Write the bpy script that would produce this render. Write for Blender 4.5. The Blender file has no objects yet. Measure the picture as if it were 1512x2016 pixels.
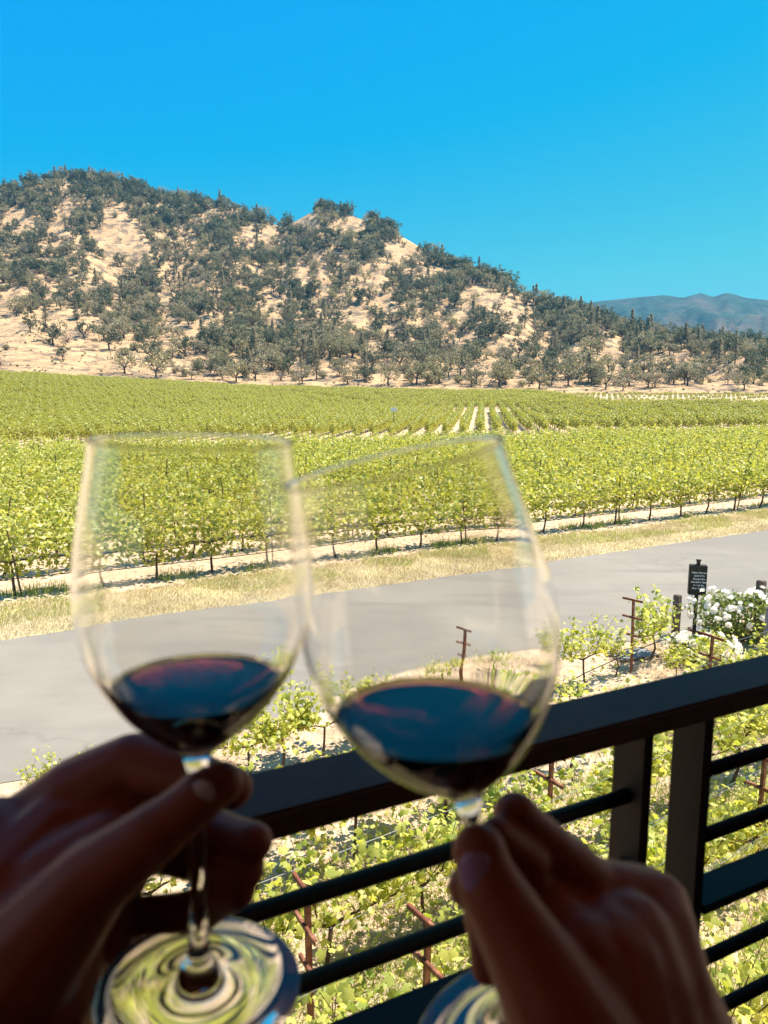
import bpy, bmesh, math, random
import numpy as np
from mathutils import Vector, Matrix
rng = np.random.default_rng(7); random.seed(7)
R = math.radians
sc = bpy.context.scene
col = sc.collection
H = 5.0                                   # eye height above the road
F = 1523.0; CX, CY = 756.0, 1008.0; PITCH = R(9.06)
CAM = Vector((0, 0, H))

# ---------------------------------------------------------------- survey helpers (photo bearings -> metres)
def ray(x, y):
    X = (x-CX)/F; D = (y-CY)/F
    return Vector((X, math.cos(PITCH)-D*math.sin(PITCH), -(D*math.cos(PITCH)+math.sin(PITCH))))
def W(x, y, d): return CAM + ray(x, y)*d
def hit(x, y, z=0.0):
    r = ray(x, y); return CAM + r*((z-H)/r.z)
def project(p):
    p = Vector(p)-CAM
    dep = p.y*math.cos(PITCH)-p.z*math.sin(PITCH)
    up = p.y*math.sin(PITCH)+p.z*math.cos(PITCH)
    if dep <= .01: return None
    return CX+F*p.x/dep, CY-F*up/dep, dep
def in_view(p, m=60):
    q = project(p)
    return q is not None and -m < q[0] < 1512+m and -m < q[1] < 2016+m
def frame(az):
    a = R(az); return Vector((math.sin(a), math.cos(a), 0)), Vector((-math.cos(a), math.sin(a), 0))
RU, RN = frame(60.2)      # road and far rows
GU, GN_ = frame(56.0)     # garden rows
BU, BN = frame(62.9)      # balcony
def smooth(t):
    t = np.clip(t, 0, 1); return t*t*(3-2*t)

# ---------------------------------------------------------------- object helpers
def tag(o, label=None, cat=None, group=None, kind=None):
    if label: o['label'] = label
    if cat: o['category'] = cat
    if group: o['group'] = group
    if kind: o['kind'] = kind
    return o
def link(o, parent=None):
    col.objects.link(o)
    if parent: o.parent = parent
    return o
def empty(name, loc=(0, 0, 0), rz=0.0):
    o = bpy.data.objects.new(name, None); o.location = loc; o.rotation_euler = (0, 0, rz)
    o.empty_display_size = .1
    return link(o)
def from_bm(name, bm, mat, parent=None, smooth_=False):
    me = bpy.data.meshes.new(name); bm.to_mesh(me); bm.free()
    for m in (mat if isinstance(mat, (list, tuple)) else [mat]): me.materials.append(m)
    if smooth_: me.polygons.foreach_set('use_smooth', [True]*len(me.polygons))
    return link(bpy.data.objects.new(name, me), parent)
def np_mesh(name, V, Fc, mat, nv, mats=None):
    """V (n,3); Fc (m,nv) uniform faces"""
    me = bpy.data.meshes.new(name)
    V = np.asarray(V, dtype=np.float32); Fc = np.asarray(Fc, dtype=np.int32)
    me.vertices.add(len(V)); me.vertices.foreach_set('co', V.ravel())
    me.loops.add(Fc.size); me.loops.foreach_set('vertex_index', Fc.ravel())
    me.polygons.add(len(Fc)); me.polygons.foreach_set('loop_start', np.arange(len(Fc), dtype=np.int32)*nv)
    try: me.polygons.foreach_set('loop_total', np.full(len(Fc), nv, dtype=np.int32))
    except Exception: pass
    me.update(calc_edges=True); me.validate()
    me.materials.append(mat)
    return me
def mobj(name, me, parent=None): return link(bpy.data.objects.new(name, me), parent)
def box(bm, c, s, M=None):
    r = bmesh.ops.create_cube(bm, size=1.0)
    for v in r['verts']:
        v.co = Vector((v.co.x*s[0], v.co.y*s[1], v.co.z*s[2])) + Vector(c)
        if M is not None: v.co = M @ v.co
    return r['verts']
def tube(bm, pts, rad, n=8, cap=True):
    pts = [Vector(p) for p in pts]
    rr = rad if isinstance(rad, (list, tuple)) else [rad]*len(pts)
    rings = []
    for i, p in enumerate(pts):
        d = (pts[min(i+1, len(pts)-1)]-pts[max(i-1, 0)]).normalized()
        a = d.orthogonal().normalized() if abs(d.z) > .9 else d.cross(Vector((0, 0, 1))).normalized()
        b = d.cross(a)
        rings.append([bm.verts.new(p+(a*math.cos(2*math.pi*k/n)+b*math.sin(2*math.pi*k/n))*rr[i]) for k in range(n)])
    for i in range(len(rings)-1):
        for k in range(n):
            bm.faces.new((rings[i][k], rings[i][(k+1) % n], rings[i+1][(k+1) % n], rings[i+1][k]))
    if cap and n > 2:
        bm.faces.new(rings[0][::-1]); bm.faces.new(rings[-1])
def copy_tree(o, loc, rz, s=1.0, label=None, group=None):
    c = o.copy(); col.objects.link(c)
    c.location = loc; c.rotation_euler = (0, 0, rz); c.scale = (s, s, s) if not isinstance(s, tuple) else s
    if label: c['label'] = label
    if group: c['group'] = group
    for ch in o.children:
        d = ch.copy(); col.objects.link(d); d.parent = c
        for g in ch.children:
            e = g.copy(); col.objects.link(e); e.parent = d
    return c

# ---------------------------------------------------------------- materials
def newmat(name):
    m = bpy.data.materials.new(name); m.use_nodes = True
    nt = m.node_tree; nt.nodes.clear()
    out = nt.nodes.new('ShaderNodeOutputMaterial')
    return m, nt, out
def N(nt, t, **kw):
    n = nt.nodes.new(t)
    for k, v in kw.items():
        if k in n.inputs: n.inputs[k].default_value = v
        else: setattr(n, k, v)
    return n
def c4(c): return (c[0], c[1], c[2], 1)
def mixc(nt, fac, a, b):
    n = nt.nodes.new('ShaderNodeMix'); n.data_type = 'RGBA'
    for sock, v in ((n.inputs[0], fac), (n.inputs[6], a), (n.inputs[7], b)):
        if hasattr(v, 'is_linked'): nt.links.new(v, sock)
        elif isinstance(v, (tuple, list)): sock.default_value = c4(v)
        else: sock.default_value = v
    return n.outputs[2]
def ramp(nt, src, a, b):
    n = nt.nodes.new('ShaderNodeMapRange'); n.interpolation_type = 'SMOOTHSTEP'
    n.inputs[1].default_value = a; n.inputs[2].default_value = b
    nt.links.new(src, n.inputs[0]); return n.outputs[0]
def noise(nt, scale, detail=4, rough=.6, vec=None, coord='Object'):
    n = N(nt, 'ShaderNodeTexNoise'); n.inputs['Scale'].default_value = scale
    n.inputs['Detail'].default_value = detail; n.inputs['Roughness'].default_value = rough
    if vec is None:
        tc = N(nt, 'ShaderNodeTexCoord'); vec = tc.outputs[coord]
    nt.links.new(vec, n.inputs['Vector']); return n.outputs['Fac']
def surf(name, a, b=None, scale=5, rough=.8, bump=0.0, bscale=None, spec=.3, metal=0, lo=.35, hi=.65, c=None, cscale=1.0, bdist=.01):
    m, nt, out = newmat(name)
    p = N(nt, 'ShaderNodeBsdfPrincipled'); p.inputs['Roughness'].default_value = rough
    p.inputs['Specular IOR Level'].default_value = spec; p.inputs['Metallic'].default_value = metal
    colr = a
    if b is not None: colr = mixc(nt, ramp(nt, noise(nt, scale), lo, hi), a, b)
    if c is not None: colr = mixc(nt, ramp(nt, noise(nt, cscale, 5, .65), .45, .62), colr, c)
    if hasattr(colr, 'is_linked'): nt.links.new(colr, p.inputs['Base Color'])
    else: p.inputs['Base Color'].default_value = c4(colr)
    if bump:
        bn = N(nt, 'ShaderNodeBump'); bn.inputs['Strength'].default_value = bump; bn.inputs['Distance'].default_value = bdist
        nt.links.new(noise(nt, bscale or scale*3, 6, .7), bn.inputs['Height']); nt.links.new(bn.outputs[0], p.inputs['Normal'])
    nt.links.new(p.outputs[0], out.inputs[0])
    return m
def leafmat(name, a, b, c, trans=.35, gloss=.35, c_at=.75):
    """per-leaf (island) variation between a and b, per-plant variation towards c"""
    m, nt, out = newmat(name)
    g = N(nt, 'ShaderNodeNewGeometry'); oi = N(nt, 'ShaderNodeObjectInfo')
    c1 = mixc(nt, g.outputs['Random Per Island'], a, b)
    f2 = N(nt, 'ShaderNodeMath', operation='MULTIPLY'); f2.inputs[1].default_value = c_at
    nt.links.new(oi.outputs['Random'], f2.inputs[0])
    c2 = mixc(nt, f2.outputs[0], c1, c)
    p = N(nt, 'ShaderNodeBsdfPrincipled'); p.inputs['Roughness'].default_value = .45
    p.inputs['Specular IOR Level'].default_value = gloss
    nt.links.new(c2, p.inputs['Base Color'])
    t = N(nt, 'ShaderNodeBsdfTranslucent')
    hs = N(nt, 'ShaderNodeHueSaturation'); hs.inputs['Hue'].default_value = .485; hs.inputs['Saturation'].default_value = 1.15; hs.inputs['Value'].default_value = 1.35
    nt.links.new(c2, hs.inputs['Color']); nt.links.new(hs.outputs[0], t.inputs['Color'])
    mx = N(nt, 'ShaderNodeMixShader'); mx.inputs[0].default_value = trans
    nt.links.new(p.outputs[0], mx.inputs[1]); nt.links.new(t.outputs[0], mx.inputs[2])
    nt.links.new(mx.outputs[0], out.inputs[0])
    return m

M = {}
M['asphalt'] = surf('asphalt', (.196, .170, .134), (.222, .195, .154), .35, .9, .5, 90, c=(.176, .156, .128), cscale=.12, bdist=.004)
def road_wear(m):
    nt = m.node_tree; p = [n for n in nt.nodes if n.type == 'BSDF_PRINCIPLED'][0]; src = p.inputs['Base Color'].links[0].from_socket
    tc = N(nt, 'ShaderNodeTexCoord'); mp = N(nt, 'ShaderNodeMapping'); mp.inputs['Rotation'].default_value = (0, 0, R(-29.8)); mp.inputs['Scale'].default_value = (.18, 1.0, 1)
    nt.links.new(tc.outputs['Object'], mp.inputs[0])
    tr = ramp(nt, noise(nt, 1.1, 3, .5, mp.outputs[0]), .50, .68)
    c1 = mixc(nt, tr, src, (.176, .155, .127))
    vo = N(nt, 'ShaderNodeTexVoronoi', feature='DISTANCE_TO_EDGE'); vo.inputs['Scale'].default_value = .22
    ns = N(nt, 'ShaderNodeTexNoise'); ns.inputs['Scale'].default_value = 1.3; ns.inputs['Detail'].default_value = 5; nt.links.new(tc.outputs['Object'], ns.inputs['Vector'])
    va = N(nt, 'ShaderNodeVectorMath', operation='MULTIPLY_ADD'); va.inputs[1].default_value = (1.6, 1.6, 0); nt.links.new(ns.outputs['Color'], va.inputs[0]); nt.links.new(tc.outputs['Object'], va.inputs[2]); nt.links.new(va.outputs[0], vo.inputs['Vector'])
    cr = ramp(nt, vo.outputs['Distance'], .012, .003); mk = ramp(nt, noise(nt, .25, 2), .48, .56)
    mu = N(nt, 'ShaderNodeMath', operation='MULTIPLY'); nt.links.new(cr, mu.inputs[0]); nt.links.new(mk, mu.inputs[1])
    mu2 = N(nt, 'ShaderNodeMath', operation='MULTIPLY'); mu2.inputs[1].default_value = .16; nt.links.new(mu.outputs[0], mu2.inputs[0])
    c2 = mixc(nt, mu2.outputs[0], c1, (.08, .07, .06))
    sp_ = ramp(nt, noise(nt, 26, 2, .8), .66, .74)
    c3 = mixc(nt, sp_, c2, (.30, .27, .23))
    nt.links.new(c3, p.inputs['Base Color'])
road_wear(M['asphalt'])
M['soil'] = surf('soil', (.47, .34, .215), (.60, .45, .30), .8, .95, .8, 9, c=(.38, .27, .165), cscale=3.5, bdist=.06)
M['verge'] = surf('verge', (.42, .33, .19), (.36, .30, .15), 1.2, .95, .8, 14, c=(.50, .40, .20), cscale=.6, bdist=.05)
M['hillside'] = surf('hillside', (.58, .375, .19), (.47, .285, .14), .09, .95, 1.0, .7, c=(.19, .135, .085), cscale=.16, bdist=1.2)
M['hillside2'] = surf('hillside2', (.024, .048, .028), (.008, .019, .015), .035, .95, 1.0, .03, c=(.085, .06, .042), cscale=.0045, bdist=8)
M['bark'] = surf('bark', (.075, .055, .04), (.12, .09, .065), 12, .95, .6, 30)
M['vinewood'] = surf('vinewood', (.13, .085, .055), (.07, .045, .03), 15, .95, .7, 40)
M['stake'] = surf('stakewood', (.20, .13, .075), (.11, .075, .045), 8, .9, .4, 30)
M['rust'] = surf('rusty_steel', (.20, .062, .026), (.11, .038, .02), 22, .8, .4, 60, c=(.30, .13, .07), cscale=9)
M['wire'] = surf('wire', (.45, .43, .40), None, rough=.35, metal=.9)
M['hose'] = surf('black_hose', (.03, .026, .022), None, rough=.6)
M['black'] = surf('black_paint_lit', (.075, .040, .024), (.095, .052, .031), 9, .6, .25, 220, spec=.13, bdist=.0006)  # railing black, warmed and lightened in colour to offset blue skylight on the handrail
M['black_shaded'] = surf('black_paint_shaded', (.017, .011, .006), (.024, .015, .009), 6, .6, .25, 220, spec=.12, bdist=.0006)  # same railing black, shade of posts and bars put into the colour
M['signblack'] = surf('sign_black', (.035, .027, .02), (.045, .035, .026), 6, .5)
M['signwhite'] = surf('sign_white', (.75, .72, .68), None)
M['greypost'] = surf('grey_post', (.17, .125, .095), (.11, .08, .06), 9, .85, .3, 40)
M['palepost'] = surf('pale_post', (.30, .27, .27), (.24, .21, .21), 9, .85, .3, 40)
M['grate'] = surf('grate_steel', (.36, .36, .37), (.27, .28, .30), 6, .7)
M['whiteboard'] = surf('white_board', (.8, .78, .74), None)
M['rock'] = surf('clod', (.42, .31, .22), (.55, .43, .32), 3, .95, .6, 20)
M['wall'] = surf('terrace_wall', (.035, .024, .018), (.025, .018, .014), 3, .9)
M['fill_soffit'] = surf('warm_fill_soffit', (.40, .24, .15), (.32, .18, .11), 3, .7)  # made-up warm tone, chosen to bounce fill onto rail and hands
M['deck'] = surf('terrace_deck', (.05, .035, .026), (.035, .025, .02), 5, .8)
M['vleaf'] = leafmat('vine_leaf', (.17, .225, .03), (.56, .55, .14), (.45, .43, .09), .44, .45, .35)
M['vleaf_near'] = leafmat('vine_leaf_near', (.16, .23, .028), (.72, .70, .19), (.55, .53, .11), .5, .5, .25)
M['vleaf_far'] = leafmat('vine_leaf_far', (.24, .25, .045), (.43, .43, .10), (.36, .35, .08), .38, .3, .4)
M['oak'] = leafmat('oak_leaf', (.22, .20, .095), (.41, .36, .19), (.18, .17, .09), .32, .2, .9)
M['oakgrey'] = leafmat('grey_leaf', (.26, .225, .13), (.44, .38, .23), (.22, .19, .115), .3, .2, .8)
M['dark'] = leafmat('dark_leaf', (.065, .08, .038), (.15, .155, .075), (.12, .115, .06), .2, .2, .8)
M['brown'] = leafmat('brown_twig', (.33, .235, .17), (.50, .37, .27), (.28, .20, .15), .15, .1, .8)
M['grass_dry'] = leafmat('dry_grass_blade', (.42, .34, .18), (.60, .50, .30), (.5, .42, .24), .35, .2, .3)
M['grass_green'] = leafmat('green_grass_blade', (.22, .30, .06), (.42, .44, .12), (.3, .36, .09), .4, .25, .3)
M['straw'] = leafmat('straw', (.45, .34, .20), (.66, .54, .36), (.5, .4, .26), .25, .2, .3)
M['petal'] = leafmat('rose_petal', (.86, .82, .72), (.92, .88, .80), (.9, .86, .78), .45, .2, .3)
M['roseleaf'] = leafmat('rose_leaf', (.12, .17, .04), (.22, .26, .06), (.18, .22, .05), .3, .3, .3)

# ---------------------------------------------------------------- terrain
# ridge silhouette (x, y in the photo, tree height taken off) -> bearing, slope; distance of the ridge
RP = [(-700,520,650),(-300,440,640),(-100,392,620),(0,380,610),(60,362,610),(130,348,610),(200,354,610),(260,368,600),(340,390,600),(400,401,590),(450,402,585),(500,420,580),
      (550,446,570),(580,436,560),(630,408,555),(680,420,550),(740,440,540),(800,470,525),(850,500,515),(900,521,500),(950,536,490),(1000,560,480),(1050,588,465),
      (1100,606,450),(1150,618,440),(1200,640,430),(1300,664,410),(1400,682,400),(1512,692,395),(1700,705,390),(2300,730,390)]
def bearing(x, y):
    r = ray(x, y); return math.atan2(r.x, r.y), r.z/math.hypot(r.x, r.y)
RA = np.array([[*bearing(x, y), d] for x, y, d in RP])
FP = [(-700,715),(0,741),(300,757),(500,767),(900,776),(1512,778),(2300,780)]     # hill foot = vineyard edge
FA = np.array([bearing(x, y) for x, y in FP])
def foot_r(a): return 250.0 + 0*a
def hashn(ix, iy, s):
    h = np.sin(ix*127.1+iy*311.7+s*74.7)*43758.5453
    return h-np.floor(h)
def vnoise(x, y, s=0):
    ix, iy = np.floor(x), np.floor(y); fx, fy = x-ix, y-iy
    fx = fx*fx*(3-2*fx); fy = fy*fy*(3-2*fy)
    a = hashn(ix, iy, s); b = hashn(ix+1, iy, s); c = hashn(ix, iy+1, s); d = hashn(ix+1, iy+1, s)
    return (a*(1-fx)+b*fx)*(1-fy)+(c*(1-fx)+d*fx)*fy
def fbm(x, y, s=0, o=4):
    t = 0; am = .5
    for k in range(o):
        t = t+am*(vnoise(x, y, s+k*13)-.5); x = x*2.03; y = y*2.03; am *= .5
    return t
def terrain(x, y):
    x = np.asarray(x, float); y = np.asarray(y, float)
    r = np.hypot(x, y); a = np.arctan2(x, y)
    zf = H+np.interp(a, FA[:, 0], FA[:, 1])*250.0
    g = zf*smooth((r-105)/145.0)
    er = np.interp(a, RA[:, 0], RA[:, 1]); rr = np.interp(a, RA[:, 0], RA[:, 2])
    ef = np.interp(a, FA[:, 0], FA[:, 1])
    s = (r-250.0)/(rr-250.0)
    sc_ = np.clip(s, 0, 1)
    e = ef+(er-ef)*(0.55*sc_+0.45*sc_**1.7*(2-sc_)) if False else ef+(er-ef)*sc_**1.08
    zh = H+e*r
    bump = (fbm(a*14+3, r/160.0, 1)*26*smooth(s*1.6)+fbm(x/15, y/15, 5, 5)*5)*smooth(s*3.2)*smooth((1.0-s)*2.6)
    z = np.where(s > 0, zh+bump, g)
    over = np.clip(r-rr, 0, None)
    z = np.where(s > 1, H+er*rr-over*.35, z)
    return z
def tz(x, y): return float(terrain(x, y))

azs = np.radians(np.linspace(-68, 68, 420))
def polar(name, rs, fn, mat, kind='structure'):
    A, Q = np.meshgrid(azs, rs, indexing='ij')
    X = np.sin(A)*Q; Y = np.cos(A)*Q; Z = fn(X, Y)
    V = np.stack([X, Y, Z], -1).reshape(-1, 3)
    n, m = len(azs), len(rs)
    i, j = np.meshgrid(np.arange(n-1), np.arange(m-1), indexing='ij'); b = (i*m+j).ravel()
    Fc = np.stack([b, b+1, b+m+1, b+m], -1)[:, ::-1]
    me = np_mesh(name, V, Fc, mat, 4)
    me.polygons.foreach_set('use_smooth', [True]*len(me.polygons))
    o = mobj(name, me); tag(o, kind=kind); return o
ground = polar('ground', np.concatenate([[0.01], np.linspace(1.5, 30, 40), np.linspace(32, 251, 120)]), lambda X, Y: terrain(X, Y), M['soil'])
polar('hills', np.linspace(250.5, 760, 230), terrain, M['hillside'])
# plain behind and below the hills, out to the horizon
bm = bmesh.new(); bmesh.ops.create_grid(bm, x_segments=2, y_segments=2, size=6000)
o = from_bm('plain', bm, M['soil']); o.location.z = -3.0; tag(o, kind='structure')
DP = [(700,640),(1000,615),(1130,600),(1160,592),(1230,584),(1310,577),(1345,583),(1380,573),(1405,581),(1432,572),(1470,582),(1512,586),(1650,600),(1900,585),(2300,620)]
DA = np.array([bearing(x, y) for x, y in DP])
def far_z(X, Y):
    r = np.hypot(X, Y); a = np.arctan2(X, Y)
    e = np.interp(a, DA[:, 0], DA[:, 1], left=-.01)
    s = np.clip((r-1200)/900, 0, 1)
    rid = np.abs(fbm(a*22, r/420.0, 40, 4))*-300+34
    return H-3+e*2100*s**1.2+rid*np.sin(np.pi*s)*.9-np.clip(r-2100, 0, None)*.4
save = azs; azs = np.radians(np.linspace(-5, 62, 260))
polar('distant_hills', np.linspace(1200, 2500, 90), far_z, M['hillside2']); azs = save

def strip(name, u, n, a0, a1, p0, p1, z, mat, seg=60, wob=0.0):
    bm = bmesh.new(); prev = None
    for i in range(seg+1):
        t = a0+(a1-a0)*i/seg
        w0 = wob*(random.random()-.5)*2; w1 = wob*(random.random()-.5)*2
        A = u*t+n*(p0+w0); B = u*t+n*(p1+w1)
        v = (bm.verts.new((A.x, A.y, z)), bm.verts.new((B.x, B.y, z)))
        if prev: bm.faces.new((prev[0], v[0], v[1], prev[1]))
        prev = v
    return tag(from_bm(name, bm, mat), kind='structure')
strip('verge', RU, RN, -60, 120, 16.5, 19.5, .004, M['verge'], 900, .10)
strip('road', RU, RN, -60, 120, 10.45, 16.8, .008, M['asphalt'], 900, .035)

# ---------------------------------------------------------------- leaf geometry
def rand_rot(n, up=.5):
    """random leaf frames: normal biased upwards"""
    nz = rng.normal(size=(n, 3)); nz[:, 2] = np.abs(nz[:, 2])+up
    nz /= np.linalg.norm(nz, axis=1)[:, None]
    t = rng.normal(size=(n, 3)); t -= nz*np.sum(t*nz, 1)[:, None]; t /= np.linalg.norm(t, axis=1)[:, None]
    return t, np.cross(nz, t), nz
LOBE = []
for k in range(11):
    ang = math.pi*2*k/11-math.pi/2
    rad = [.12, .62, .72, .50, .92, .62, 1.05, .62, .92, .50, .72][k] if k else .12
    LOBE.append((rad*math.cos(ang)*.95, rad*math.sin(ang)))
LOBE = [(0.0,-.10),(.40,-.50),(.70,-.16),(.62,.10),(.90,.44),(.52,.60),(0.0,1.0),(-.52,.60),(-.90,.44),(-.62,.10),(-.70,-.16),(-.40,-.50)]
def lobed_leaves(P, size, up=.4):
    n = len(P); t, b, nz = rand_rot(n, up); s = size*rng.uniform(.6, 1.25, n)*.5
    L = np.array([(0.0, .12, .0)]+[(x, y, -.28*abs(x)-.12*y*y) for x, y in LOBE])
    V = P[:, None, :]+(t[:, None, :]*L[None, :, 0:1]+b[:, None, :]*L[None, :, 1:2]+nz[:, None, :]*L[None, :, 2:3])*s[:, None, None]
    k = len(L); base = np.arange(n)[:, None, None]*k
    tri = np.array([[0, i, i % 12+1] for i in range(1, 13)])
    return V.reshape(-1, 3), (base+tri[None]).reshape(-1, 3)
def quad_leaves(P, size, up=.4, asp=.75, lo=.6, hi=1.3):
    n = len(P); t, b, nz = rand_rot(n, up); s = size*rng.uniform(lo, hi, n)*.5
    L = np.array([(0, -1, 0), (asp, -.1, -.2), (0, 1, 0), (-asp, .1, -.2)])
    V = P[:, None, :]+(t[:, None, :]*L[None, :, 0:1]+b[:, None, :]*L[None, :, 1:2]+nz[:, None, :]*L[None, :, 2:3])*s[:, None, None]
    base = np.arange(n)[:, None, None]*4
    tri = np.array([[0, 1, 2], [0, 2, 3]])
    return V.reshape(-1, 3), (base+tri[None]).reshape(-1, 3)

# ---------------------------------------------------------------- grapevines
def make_field_vine(i, nleaf, size, length=1.9, mat='vleaf', h0=.62, h1=1.75):
    """trained vine: trunk, canopy hedge along local x"""
    root = empty('grapevine', (0, 0, -50))
    ns = 26
    sx = rng.uniform(-length/2, length/2, ns); sh = rng.uniform(.75, 1.12, ns)*h1; lean = rng.normal(0, .18, ns)
    k = rng.integers(0, ns, nleaf); t = rng.uniform(0, 1, nleaf)**.8
    P = np.stack([sx[k]+rng.normal(0, .13, nleaf), lean[k]*t*1.5+rng.normal(0, .17, nleaf), h0+(sh[k]-h0)*t+rng.normal(0, .06, nleaf)], -1)
    V, Fc = quad_leaves(P, size, .25)
    mobj('canopy', np_mesh('canopy', V, Fc, M[mat], 3), root)
    bm = bmesh.new(); x = rng.uniform(-.06, .06, 5)
    tube(bm, [(x[0]*2, 0, -.05), (x[1], x[2]*.5, .3), (x[3], x[4]*.5, .6), (0, 0, .82)], [.045, .034, .03, .034], 6)
    tube(bm, [(-length*.42, 0, .86), (-.2, 0, .84), (0, 0, .8), (.2, 0, .84), (length*.42, 0, .86)], [.012, .02, .028, .02, .012], 5)
    from_bm('trunk', bm, M['vinewood'], root)
    return root
protos = [make_field_vine(i, 520, .15, h0=.48) for i in range(4)]
used = [False]*4
ROWSP = 2.25; VSP = 1.7
far_pts = []       # (x, y, z, rot, scale, which)
block1 = []
rowdirs = math.atan2(RU.y, RU.x)
lane_u, lane_n = frame(70.5); LANE = 80.0
def beyond_lane(x, y): return x*lane_n.x+y*lane_n.y     # perp distance along lane normal
r = 0
while True:
    perp = 20.35+r*ROWSP
    if perp > 92: break
    for a in np.arange(-60, 130, VSP):
        a2 = a+rng.uniform(-.12, .12)
        p = RU*a2+RN*(perp+rng.normal(0, .04))
        if p.y < 5 or beyond_lane(p.x, p.y) > 56: continue
        q = project((p.x, p.y, 1.0))
        if q is None or not(-90 < q[0] < 1600): continue
        block1.append((q[2], r, a2, p))
    r += 1
block1.sort(key=lambda t: t[0])
N_FIELD = 252
near_sel = sorted(block1[:N_FIELD], key=lambda t: (t[1], t[2]))
ORD = ['first','second','third','fourth','fifth','sixth','seventh','eighth','ninth','tenth','eleventh','twelfth','thirteenth','fourteenth','fifteenth','sixteenth','seventeenth','eighteenth','nineteenth','twentieth']
def ordn(i):
    i += 1
    if i <= 20: return ORD[i-1]
    suf = 'th' if 10 <= i % 100 <= 20 else {1:'st',2:'nd',3:'rd'}.get(i % 10, 'th')
    return '%d%s' % (i, suf)
cnt = {}
stakes = []
for dep, r, a, p in near_sel:
    c = cnt.get(r, 0); cnt[r] = c+1
    k = int(rng.integers(0, 4)); s = float(rng.uniform(.88, 1.12)); rz = rowdirs+(math.pi if rng.random() < .5 else 0)
    lab = 'field vine in the %s row from the road, %s from the left' % (ORD[r], ordn(c))
    grp = 'grapevines in the field across the road'
    if not used[k]:
        used[k] = True; o = protos[k]; o.location = (p.x, p.y, 0); o.rotation_euler = (0, 0, rz); o.scale = (1, s, s)
        tag(o, lab, 'grapevine', grp)
    else:
        o = copy_tree(protos[k], (p.x, p.y, 0), rz, (1.0, s, s), lab, grp); o['category'] = 'grapevine'
    if (c+r*2) % 4 == 0: stakes.append((r, c, a, p))

def gn_stuff(name, pts, templates, label=None, cat=None):
    """one 'stuff' object: instances of already built meshes on a point cloud"""
    pts = np.array(pts)
    me = bpy.data.meshes.new(name); me.vertices.add(len(pts)); me.vertices.foreach_set('co', pts[:, :3].astype(np.float32).ravel())
    for nm, cidx in (('rz', 3), ('sc', 4)):
        at = me.attributes.new(nm, 'FLOAT', 'POINT'); at.data.foreach_set('value', pts[:, cidx].astype(np.float32))
    at = me.attributes.new('which', 'INT', 'POINT'); at.data.foreach_set('value', pts[:, 5].astype(np.int32))
    me.update()
    o = mobj(name, me)
    ng = bpy.data.node_groups.new(name, 'GeometryNodeTree')
    ng.interface.new_socket('Geometry', in_out='INPUT', socket_type='NodeSocketGeometry')
    ng.interface.new_socket('Geometry', in_out='OUTPUT', socket_type='NodeSocketGeometry')
    gi = ng.nodes.new('NodeGroupInput'); go = ng.nodes.new('NodeGroupOutput')
    m2p = ng.nodes.new('GeometryNodeMeshToPoints'); ng.links.new(gi.outputs[0], m2p.inputs[0])
    prev = m2p.outputs[0]; outs = []
    join = ng.nodes.new('GeometryNodeJoinGeometry')
    wh = ng.nodes.new('GeometryNodeInputNamedAttribute'); wh.data_type = 'INT'; wh.inputs[0].default_value = 'which'
    rz = ng.nodes.new('GeometryNodeInputNamedAttribute'); rz.data_type = 'FLOAT'; rz.inputs[0].default_value = 'rz'
    sn = ng.nodes.new('GeometryNodeInputNamedAttribute'); sn.data_type = 'FLOAT'; sn.inputs[0].default_value = 'sc'
    cx = ng.nodes.new('ShaderNodeCombineXYZ'); ng.links.new(rz.outputs[0], cx.inputs[2])
    for i, tl in enumerate(templates):
        cmp_ = ng.nodes.new('FunctionNodeCompare'); cmp_.data_type = 'INT'; cmp_.operation = 'EQUAL'
        ng.links.new(wh.outputs[0], cmp_.inputs[2]); cmp_.inputs[3].default_value = i
        jj = ng.nodes.new('GeometryNodeJoinGeometry')
        for t in tl:
            oi = ng.nodes.new('GeometryNodeObjectInfo'); oi.inputs[0].default_value = t; oi.transform_space = 'ORIGINAL'; oi.inputs[1].default_value = False
            ng.links.new(oi.outputs['Geometry'], jj.inputs[0])
        ip = ng.nodes.new('GeometryNodeInstanceOnPoints')
        ng.links.new(prev, ip.inputs['Points']); ng.links.new(cmp_.outputs[0], ip.inputs['Selection'])
        ng.links.new(jj.outputs[0], ip.inputs['Instance'])
        ng.links.new(cx.outputs[0], ip.inputs['Rotation']); ng.links.new(sn.outputs[0], ip.inputs['Scale'])
        ng.links.new(ip.outputs[0], join.inputs[0])
    ng.links.new(join.outputs[0], go.inputs[0])
    md = o.modifiers.new('scatter', 'NODES'); md.node_group = ng
    return tag(o, label, cat, kind='stuff')
rest = [(p.x, p.y, tz(p.x, p.y), rowdirs+(math.pi if rng.random() < .5 else 0), rng.uniform(.9, 1.12), rng.integers(0, 4)) for dep, r, a, p in block1[N_FIELD:]]
gn_stuff('vine_rows', rest, [[c for c in q.children] for q in protos], 'dense green vine rows filling the middle of the near vineyard block', 'vineyard')

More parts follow.
